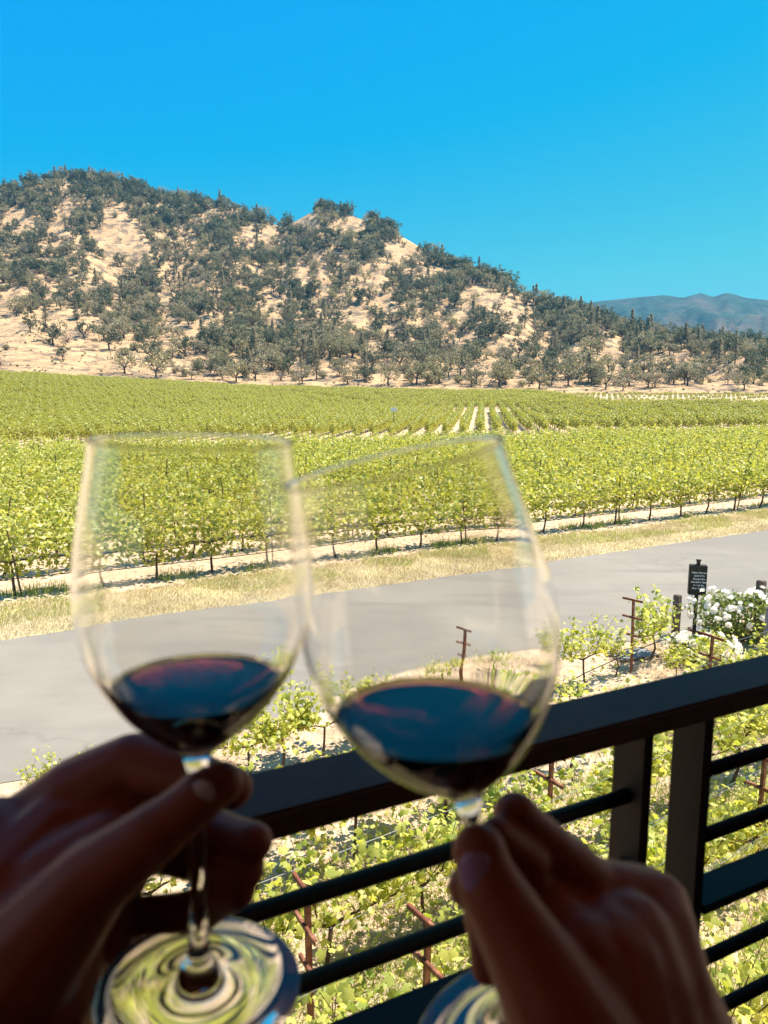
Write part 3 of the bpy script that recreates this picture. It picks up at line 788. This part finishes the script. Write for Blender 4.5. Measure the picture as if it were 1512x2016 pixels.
for t in trees:
    k = pick(t[4], t[3][0]); s_ = rng.uniform(.5, 1.22)*(1.12 if t[4] < .1 else 1.1 if t[4] < .25 else .95)
    if kinds[k] in ('shrub', 'bare'): s_ *= 1.15
    hgt = {'oak': 7.5, 'grey': 7.5, 'dark': 7.2, 'pine': 9.8, 'shrub': 2.6, 'bare': 2.6}[kinds[k]]*s_
    rec.append((hgt*F/t[3][2], t, k, s_))
rec.sort(key=lambda q: -q[0])
tused = [False]*12; NT = 300; counts = {}
sel = rec[:NT]
# number them left to right inside each zone of the hill
def zone(t):
    s = t[4]
    return 'at the foot of the hill' if s < .07 else 'on the lower slope' if s < .3 else 'on the middle slope' if s < .7 else 'near the crest'
sel.sort(key=lambda q: q[1][3][0])
DESC = {'oak': 'green round crowned oak', 'grey': 'grey green spreading oak', 'dark': 'dark dense evergreen', 'pine': 'pointed grey pine', 'shrub': 'low green shrub', 'bare': 'brown leafless shrub'}
for px_, t, k, s_ in sel:
    kd = kinds[k]; zn = zone(t); c = counts.get((kd, zn), 0); counts[(kd, zn)] = c+1
    lab = '%s %s, %s such from the left' % (DESC[kd], zn, ordn(c)); cat = 'shrub' if kd in ('shrub', 'bare') else 'tree'; grp = 'trees on the hillside' if cat == 'tree' else 'shrubs on the hillside'
    rz = float(rng.uniform(0, 6.28)); loc = (t[0], t[1], t[2])
    if not tused[k]:
        tused[k] = True; o = tprot[k]; o.location = loc; o.rotation_euler = (0, 0, rz); o.scale = (s_,)*3; tag(o, lab, cat, grp)
    else:
        o = copy_tree(tprot[k], loc, rz, float(s_), lab, grp); o['category'] = cat
for k in range(12):
    if not tused[k]:      # make sure every template stands somewhere on the slope
        px_, t, _, s_ = rec[NT+k*7]; o = tprot[k]; o.location = t[:3]; o.scale = (s_,)*3
        tag(o, '%s on the upper hillside among the mass of brush' % DESC[kinds[k]], 'shrub' if kinds[k] in ('shrub', 'bare') else 'tree', 'shrubs on the hillside'); rec[NT+k*7] = None
pts = [(t[0], t[1], t[2], rng.uniform(0, 6.28), s_, k) for _, t, k, s_ in [q for q in rec[NT:] if q]]
for _ in range(2600):
    a = rng.uniform(R(-30), R(30)); r_ = rng.uniform(252, 560); x, y = math.sin(a)*r_, math.cos(a)*r_; z = tz(x, y)
    if r_ < float(np.interp(a, RA[:, 0], RA[:, 2])): pts.append((x, y, z, rng.uniform(0, 6.28), rng.uniform(.10, .32), int(rng.choice([9, 10, 11, 11, 11]))))
gn_stuff('hill_woodland', pts, [[c for c in q.children] for q in tprot], 'smaller trees and brush covering the hillside up to its ridge', 'woodland')

# ---------------------------------------------------------------- balcony railing and terrace
def bmat(al, pp, z): return BU*al+BN*pp+Vector((0, 0, H+z))
BR = Matrix((( BU.x, BN.x, 0, 0), (BU.y, BN.y, 0, 0), (0, 0, 1, H), (0, 0, 0, 1)))
rail = empty('railing', bmat(0, .59, -1.41)); tag(rail, 'black metal balcony railing with flat handrail and round horizontal bars', 'railing')
inv = Matrix.Translation(-rail.location)
def rbox(name, a0, a1, p0, p1, z0, z1, bev=.0025, mat='black'):
    bm = bmesh.new(); box(bm, ((a0+a1)/2, (p0+p1)/2, (z0+z1)/2), (a1-a0, p1-p0, z1-z0))
    if bev: bmesh.ops.bevel(bm, geom=bm.edges[:], offset=bev, segments=2, affect='EDGES')
    bmesh.ops.transform(bm, matrix=inv@BR, verts=bm.verts); return from_bm(name, bm, M[mat], rail)
rbox('handrail', -3.0, 4.0, .558, .632, -.3655, -.340, .003)
PL, PR = (.607, .620), (.700, .714)
def rpost(a0, a1): rbox('post', a0, a1, .568, .616, -1.41, -.3665, .0015, 'black_shaded')
rpost(*PL); rpost(*PR); rpost(-1.2, -1.187); rpost(-1.28, -1.267); rpost(2.5, 2.513); rpost(2.593, 2.606)
for a0, a1 in ((-1.186, .6120), (.7200, 2.4995)):
    for z in (-.449, -.534, -.706, -.790, -.875, -.96, -1.045, -1.13, -1.215, -1.30):
        bm = bmesh.new(); tube(bm, [(a0, .592, z), (a1, .592, z)], .0085, 16); bmesh.ops.transform(bm, matrix=inv@BR, verts=bm.verts)
        from_bm('bar', bm, M['black_shaded'], rail, True)
    rbox('flat_rail', a0, a1, .569, .617, -.621, -.609, .0015, 'black_shaded')
    rbox('flat_rail', a0, a1, .569, .617, -1.372, -1.36, .0015)
terr = empty('terrace', bmat(0, -2, -1.41)); tag(terr, 'dark terrace floor, back wall and roof the photograph is taken from, out of frame', 'building')
def tbox(name, a0, a1, p0, p1, z0, z1, mat):
    bm = bmesh.new(); box(bm, ((a0+a1)/2, (p0+p1)/2, (z0+z1)/2), (a1-a0, p1-p0, z1-z0))
    bmesh.ops.transform(bm, matrix=Matrix.Translation(-terr.location)@BR, verts=bm.verts); from_bm(name, bm, M[mat], terr)
tbox('floor', -9, 9, -4.5, .72, -1.75, -1.415, 'deck')
tbox('roof', -9, 9, -4.5, 1.35, 1.25, 1.45, 'fill_soffit')  # unseen roof shading rail and hands; warm underside added for bounced fill
tbox('wall', -9, 9, -4.7, -4.505, -5, 1.45, 'wall')

# ---------------------------------------------------------------- wine glasses
def glassmat():
    m, nt, out = newmat('clear_glass')
    p = N(nt, 'ShaderNodeBsdfPrincipled'); p.inputs['Base Color'].default_value = (.99, .985, .97, 1)
    p.inputs['Roughness'].default_value = 0.0; p.inputs['IOR'].default_value = 1.48; p.inputs['Transmission Weight'].default_value = 1.0
    nt.links.new(p.outputs[0], out.inputs[0]); return m
def winemat():
    m, nt, out = newmat('red_wine')
    p = N(nt, 'ShaderNodeBsdfPrincipled'); p.inputs['Base Color'].default_value = (1, 1, 1, 1)
    p.inputs['Roughness'].default_value = 0.0; p.inputs['IOR'].default_value = 1.36; p.inputs['Transmission Weight'].default_value = 1.0
    v = N(nt, 'ShaderNodeVolumeAbsorption'); v.inputs['Color'].default_value = (.72, .06, .04, 1); v.inputs['Density'].default_value = 480
    nt.links.new(p.outputs[0], out.inputs[0]); nt.links.new(v.outputs[0], out.inputs[1]); return m
M['glass'] = glassmat(); M['wine'] = winemat()
OUT0 = [(.0462, .0008), (.0460, .0016), (.034, .0030), (.020, .0048), (.011, .0085), (.0062, .0150), (.0044, .026), (.0037, .045), (.0036, .070), (.0040, .092), (.0050, .101), (.0080, .1075),
       (.0150, .1135), (.0230, .1205), (.0305, .1285), (.0375, .1385), (.0425, .1480), (.0468, .1600), (.0490, .1740), (.0492, .1860), (.0480, .2000), (.0455, .2170), (.0430, .2310), (.0410, .2440)]
INN0 = [(.0399, .2440), (.0419, .2310), (.0444, .2170), (.0469, .2000), (.0481, .1860), (.0479, .1740), (.0457, .1600), (.0413, .1485), (.0362, .1395), (.0291, .1300), (.0214, .1224), (.0130, .1160), (.0060, .1128), (.0001, .1118)]
def remap(P):
    out = []
    for r_, z in P:
        if z > .186: z2 = z+.001*(.244-z)/.058
        elif z > .1: z2 = .187-(.186-z)*(.187-.1135)/(.186-.1075)
        else: z2 = z*1.06 if z > .05 else z
        out.append((r_*.96 if r_ > .01 else r_, z2))
    return out
OUT, INN = remap(OUT0), [(r_+(.0004 if z > .15 else 0), z) for r_, z in remap(INN0)]
def spline(P, n=8):
    P = [P[0]]+P+[P[-1]]; out = []
    for i in range(1, len(P)-2):
        p0, p1, p2, p3 = P[i-1:i+3]
        for k in range(n):
            t = k/n
            out.append(tuple(.5*((2*p1[j])+(-p0[j]+p2[j])*t+(2*p0[j]-5*p1[j]+4*p2[j]-p3[j])*t*t+(-p0[j]+3*p1[j]-3*p2[j]+p3[j])*t**3) for j in (0, 1)))
    out.append(P[-2]); return out
def lathe(prof, n=128, closed=False):
    bm = bmesh.new(); rings = []
    for r_, z in prof:
        if r_ < .0002: rings.append([bm.verts.new((0, 0, z))]*n)
        else: rings.append([bm.verts.new((r_*math.cos(2*math.pi*k/n), r_*math.sin(2*math.pi*k/n), z)) for k in range(n)])
    for a, b in zip(rings[:-1], rings[1:]):
        for k in range(n):
            vs = [a[k], a[(k+1) % n], b[(k+1) % n], b[k]]
            u_ = []
            for v in vs:
                if v not in u_: u_.append(v)
            if len(u_) >= 3: bm.faces.new(u_)
    return bm
def wineglass(base, top, py, label, wlab):
    """base/top: world points on the axis; level: world z of wine surface"""
    lo_, hi_ = 0.0, 1.0
    for _ in range(40):
        mid = (lo_+hi_)/2
        if project(base.lerp(top, mid))[1] > py: lo_ = mid
        else: hi_ = mid
    level_px = base.lerp(top, lo_)
    ax = (top-base); s = ax.length/.244; q = ax.normalized().to_track_quat('Z', 'Y')
    root = empty('wine_glass', base); root.rotation_mode = 'QUATERNION'; root.rotation_quaternion = q; root.scale = (s, s, s)
    tag(root, label, 'wine glass')
    so, si = spline(OUT), spline(INN)
    prof = [(0.0001, 0.0)]+[(.0300, 0.0), (.0450, 0.0002)]+so+[(.04055, .2446)]+si
    bm = lathe(prof)
    bmesh.ops.remove_doubles(bm, verts=bm.verts, dist=1e-6); bmesh.ops.recalc_face_normals(bm, faces=bm.faces)
    g = from_bm('bowl_and_stem', bm, M['glass'], root, True)
    # wine: inner profile grown .25 mm into the wall, cut level
    wp = [(r_+.00025, z-.0002) for r_, z in si if z < .20]+[(.0001, .1116)]
    wp = [(0.0001, wp[0][1])]+wp
    bm = lathe(wp); bmesh.ops.remove_doubles(bm, verts=bm.verts, dist=1e-6); bmesh.ops.recalc_face_normals(bm, faces=bm.faces)
    Mw = Matrix.LocRotScale(base, q, Vector((s, s, s))); Mi = Mw.inverted()
    no = (Mi.to_3x3() @ Vector((0, 0, 1))).normalized()
    co = Mi @ level_px
    r_ = bmesh.ops.bisect_plane(bm, geom=bm.verts[:]+bm.edges[:]+bm.faces[:], plane_co=co, plane_no=no, clear_outer=True)
    ed = [e for e in bm.edges if e.is_boundary]
    # level surface with a meniscus climbing the wall, as rings towards the middle
    loop = [ed[0].verts[0], ed[0].verts[1]]; left = set(ed[1:])
    while left:
        nx = next((e for e in left if loop[-1] in e.verts), None)
        if nx is None: break
        left.discard(nx); v = nx.other_vert(loop[-1])
        if v is loop[0]: break
        loop.append(v)
    cen = sum((v.co for v in loop), Vector())/len(loop); prev = loop
    for dist, dz in ((.0006, .0006), (.0014, .0010), (.0030, .00125), (.010, .0013)):
        ring = [bm.verts.new(v.co+(cen-v.co).normalized()*dist-no*dz) for v in loop]
        for k in range(len(loop)):
            bm.faces.new((prev[k], prev[(k+1) % len(loop)], ring[(k+1) % len(loop)], ring[k]))
        prev = ring
    cv = bm.verts.new(cen-no*.0013)
    for k in range(len(loop)): bm.faces.new((prev[k], prev[(k+1) % len(loop)], cv))
    bmesh.ops.recalc_face_normals(bm, faces=bm.faces)
    me = bpy.data.meshes.new('wine'); bm.to_mesh(me); bm.free(); me.materials.append(M['wine'])
    me.polygons.foreach_set('use_smooth', [len(p_.vertices) < 16 for p_ in me.polygons])
    w = mobj('wine', me, root); w['label'] = wlab
    return root
def axis(b, t):
    """axis of a glass 244 mm tall seen along two sight lines: solve its distance"""
    k = 1.0
    for _ in range(30):
        k *= .244/(W(b[0], b[1], b[2]*k)-W(t[0], t[1], t[2]*k)).length
    return W(b[0], b[1], b[2]*k), W(t[0], t[1], t[2]*k)
LB, LT = axis((392, 1943, .352), (380, 869, .313))
wineglass(LB, LT, 1341, 'upright glass of red wine held by the left hand', 'dark red wine with blue sky mirrored on it')
RB, RT = axis((1026, 2052, .358), (774, 911, .314))
print('glass distances', project(LB)[2], project(LT)[2], project(RB)[2], project(RT)[2])
wineglass(RB, RT, 1404, 'tilted glass of red wine in the right hand, leaning against the other glass', 'fuller dark red wine with blue sky mirrored on it')

# ---------------------------------------------------------------- hands
def skinmat():
    m, nt, out = newmat('skin')
    p = N(nt, 'ShaderNodeBsdfPrincipled'); p.inputs['Roughness'].default_value = .5
    p.inputs['Specular IOR Level'].default_value = .18
    nt.links.new(mixc(nt, noise(nt, 60, 4), (.27, .062, .027), (.19, .040, .017)), p.inputs['Base Color'])
    p.inputs['Subsurface Weight'].default_value = .08; p.inputs['Subsurface Radius'].default_value = (.004, .0015, .0008); p.inputs['Subsurface Scale'].default_value = 1
    b = N(nt, 'ShaderNodeBump'); b.inputs['Strength'].default_value = .35; b.inputs['Distance'].default_value = .0006
    nt.links.new(noise(nt, 420, 5), b.inputs['Height']); nt.links.new(b.outputs[0], p.inputs['Normal'])
    nt.links.new(p.outputs[0], out.inputs[0]); return m
M['skin'] = skinmat()
def nailmat(name, c):
    m, nt, out = newmat(name); p = N(nt, 'ShaderNodeBsdfPrincipled'); p.inputs['Base Color'].default_value = c4(c); p.inputs['Roughness'].default_value = .22
    nt.links.new(p.outputs[0], out.inputs[0]); return m
M['nail_pale'] = nailmat('pale_nail', (.42, .26, .24)); M['nail_lilac'] = nailmat('lilac_nail', (.34, .17, .30))
def hand(chains, loc, label):
    bm = bmesh.new()
    for ch in chains:
        pts = [(W(x, y, d), r_/1000.0) for x, y, d, r_ in ch]
        for (a, ra), (b, rb) in zip(pts[:-1], pts[1:]):
            n = max(2, int((b-a).length/.0028))
            for k in range(n+1):
                t = k/n; rr = ra+(rb-ra)*t
                # slight waist between the joints of a finger
                if rr < .0125: rr *= 1-.055*math.sin(math.pi*t)
                bmesh.ops.create_icosphere(bm, subdivisions=2, radius=rr, matrix=Matrix.Translation(a.lerp(b, t)-loc))
    me = bpy.data.meshes.new('body'); bm.to_mesh(me); bm.free()
    tmp = bpy.data.objects.new('tmp', me); col.objects.link(tmp)
    md = tmp.modifiers.new('r', 'REMESH'); md.mode = 'VOXEL'; md.voxel_size = .0013
    md = tmp.modifiers.new('s', 'SMOOTH'); md.factor = .5; md.iterations = 20
    bpy.context.view_layer.update()
    me2 = bpy.data.meshes.new_from_object(tmp.evaluated_get(bpy.context.evaluated_depsgraph_get())); bpy.data.objects.remove(tmp)
    me2.materials.clear(); me2.materials.append(M['skin']); me2.polygons.foreach_set('use_smooth', [True]*len(me2.polygons))
    o = mobj('person', me2); o.location = loc; tag(o, label, 'person'); return o
def nail(par, loc, a, b, d, off, L, Wd, mat):
    """a->b finger direction in the photo; nail faces the camera"""
    p = W(*a, d); q = W(*b, d); dirv = (q-p).normalized(); view = (CAM-p).normalized()
    nrm = (view-dirv*view.dot(dirv)).normalized(); sd = dirv.cross(nrm)
    bm = bmesh.new(); bmesh.ops.create_uvsphere(bm, u_segments=24, v_segments=12, radius=1)
    for v in bm.verts:
        x, y, z = v.co; bend = -.32*x*x
        v.co = p-loc+nrm*off+sd*x*Wd+dirv*y*L+nrm*(z*.0007+bend*Wd)
    return from_bm('fingernail', bm, M[mat], par, True)
LH = [
    [(40, 1650, .385, 21), (150, 1565, .382, 19), (262, 1502, .378, 15), (390, 1530, .366, 12), (455, 1550, .352, 10.5)],
    [(70, 1700, .39, 19), (290, 1590, .392, 13.5), (430, 1640, .382, 11.5), (500, 1657, .362, 9.6)],
    [(90, 1800, .395, 17), (300, 1672, .398, 12), (420, 1700, .385, 11.5), (484, 1712, .362, 9.6)],
    [(140, 1880, .39, 14), (270, 1808, .388, 11.3), (400, 1790, .378, 10.6), (468, 1752, .362, 9.2)],
    # thumb
    [(40, 1900, .32, 26), (180, 1735, .318, 17), (300, 1645, .316, 13), (395, 1568, .318, 11), (438, 1540, .322, 9.4)],
    # palm and back of the hand
    [(60, 1640, .385, 20), (60, 1800, .38, 24), (120, 1900, .375, 21)],
    [(60, 1680, .38, 22), (-60, 1900, .345, 29), (-120, 2150, .31, 32)],
    [(120, 1760, .375, 22), (20, 1950, .345, 29), (-60, 2150, .31, 32)],
    [(150, 1850, .37, 18), (90, 1990, .345, 25), (0, 2200, .31, 31)],
    [(190, 1720, .33, 16), (120, 1800, .36, 22), (60, 1980, .33, 27)],
    [(210, 1660, .35, 15), (120, 1740, .345, 22), (20, 1900, .335, 29)],
    [(250, 1600, .375, 14), (120, 1640, .37, 21), (20, 1760, .35, 27)],
    [(262, 1690, .365, 12), (200, 1790, .372, 15), (215, 1850, .372, 12)],
    [(-20, 1660, .37, 22), (60, 1760, .35, 27), (-20, 1950, .33, 32)],
    # forearm leaving the frame
    [(-60, 2150, .31, 34), (-260, 2700, .26, 37), (-700, 3600, .20, 40)],
]
lloc = W(60, 1900, .37)
lh = hand(LH, lloc, 'left hand and wrist pinching the stem of the upright glass, in shade')
nail(lh, lloc, (408, 1553), (440, 1530), .319, .0098, .0062, .0052, 'nail_pale')
RH = [
    [(1014, 1604, .316, 10.0), (1082, 1674, .322, 11.8), (1165, 1752, .328, 14), (1280, 1790, .338, 18)],
    # thumb
    [(943, 1676, .288, 10.8), (966, 1748, .285, 12.6), (1018, 1840, .282, 15), (1085, 1960, .278, 19), (1180, 2140, .275, 26)],
    [(975, 1640, .303, 7), (1040, 1700, .31, 9)],
    [(1030, 1730, .315, 9), (1080, 1800, .31, 13), (1120, 1880, .30, 18)],
    # middle, curled round the stem
    [(1290, 1820, .345, 15), (1090, 1730, .362, 11.5), (965, 1725, .355, 11), (922, 1746, .338, 9.8)],
    [(1290, 1880, .35, 14), (1080, 1800, .365, 11), (950, 1800, .352, 9.5), (960, 1905, .340, 8.0)],
    [(1280, 1950, .35, 13), (1120, 1880, .36, 10), (1010, 1930, .35, 9)],
    # palm
    [(1180, 1810, .322, 17), (1190, 1900, .305, 24), (1200, 2040, .295, 29)],
    [(1130, 1820, .315, 14), (1140, 1900, .298, 21), (1150, 2040, .29, 27)],
    [(1280, 1830, .330, 20), (1285, 1950, .315, 25), (1290, 2060, .305, 28)],
    [(1280, 1800, .338, 18), (1260, 1900, .325, 24), (1240, 2020, .315, 28)],
    [(1230, 1850, .315, 20), (1240, 1960, .305, 26), (1240, 2060, .30, 30)],
    [(1210, 1830, .325, 18), (1290, 1960, .32, 25), (1330, 2100, .30, 28)],
    [(1100, 1760, .335, 11), (1150, 1830, .322, 17), (1200, 1900, .315, 22)],
    # forearm
    [(1240, 2020, .31, 29), (1340, 2400, .28, 30), (1500, 3200, .22, 36)],
]
rloc = W(1240, 1950, .32)
rh = hand(RH, rloc, 'right hand and wrist pinching the stem of the tilted glass, in shade')
nail(rh, rloc, (934, 1694), (928, 1662), .288, .0113, .0085, .0064, 'nail_lilac')

# ---------------------------------------------------------------- air
bm = bmesh.new(); box(bm, (0, 1180, 138), (3400, 2760, 284))
m, nt, out = newmat('haze'); v = N(nt, 'ShaderNodeVolumePrincipled'); v.inputs['Color'].default_value = (.10, .60, .95, 1); v.inputs['Density'].default_value = .00013; v.inputs['Anisotropy'].default_value = .2
nt.links.new(v.outputs[0], out.inputs[1]); tag(from_bm('haze', bm, m), kind='stuff')
# ---------------------------------------------------------------- light, sky, camera
SUN_AZ, SUN_EL = R(70), R(64)
sd = Vector((math.sin(SUN_AZ)*math.cos(SUN_EL), math.cos(SUN_AZ)*math.cos(SUN_EL), math.sin(SUN_EL)))
L = bpy.data.lights.new('sun', 'SUN'); L.energy = 4.6; L.angle = R(.53); L.color = (1.0, .93, .82)
lo = bpy.data.objects.new('sun', L); col.objects.link(lo); lo.rotation_euler = sd.to_track_quat('Z', 'Y').to_euler()
w = bpy.data.worlds.new('World'); sc.world = w; w.use_nodes = True
nt = w.node_tree; bg = nt.nodes['Background']
sky = nt.nodes.new('ShaderNodeTexSky'); sky.sky_type = 'NISHITA'; sky.sun_disc = False; sky.sun_elevation = SUN_EL; sky.sun_rotation = SUN_AZ
sky.altitude = 0; sky.air_density = 1.0; sky.dust_density = .3; sky.ozone_density = 1.0
sp = nt.nodes.new('ShaderNodeSeparateColor'); cb = nt.nodes.new('ShaderNodeCombineColor'); nt.links.new(sky.outputs[0], sp.inputs[0])
for i, (k, b, lo_, hi_) in enumerate(((.28, -.60, .0, 1.2), (.33, .80, .3, 2.6), (-.28, 5.05, 2.5, 4.2))):
    ma = nt.nodes.new('ShaderNodeMath'); ma.operation = 'MULTIPLY_ADD'; ma.inputs[1].default_value = k; ma.inputs[2].default_value = b
    nt.links.new(sp.outputs[i], ma.inputs[0])
    mn = nt.nodes.new('ShaderNodeMath'); mn.operation = 'MAXIMUM'; mn.inputs[1].default_value = lo_; nt.links.new(ma.outputs[0], mn.inputs[0])
    mm = nt.nodes.new('ShaderNodeMath'); mm.operation = 'MINIMUM'; mm.inputs[1].default_value = hi_; nt.links.new(mn.outputs[0], mm.inputs[0])
    nt.links.new(mm.outputs[0], cb.inputs[i])
nt.links.new(cb.outputs[0], bg.inputs[0]); bg.inputs[1].default_value = .088
cam = bpy.data.cameras.new('camera'); co = bpy.data.objects.new('camera', cam); col.objects.link(co)
co.location = CAM; co.rotation_euler = (R(90)-PITCH, 0, 0)
cam.sensor_fit = 'VERTICAL'; cam.sensor_height = 36.0; cam.lens = 36.0*F/2016; cam.clip_start = .01; cam.clip_end = 20000
cam.dof.use_dof = True; cam.dof.focus_distance = 40.0; cam.dof.aperture_fstop = cam.lens/2.9
sc.camera = co
vs = sc.view_settings; vs.view_transform = 'Standard'; vs.look = 'None'; vs.gamma = 1; vs.exposure = 1.4; vs.use_curve_mapping = False
sc.cycles.max_bounces = 20; sc.cycles.transmission_bounces = 16; sc.cycles.transparent_max_bounces = 16; sc.cycles.diffuse_bounces = 3
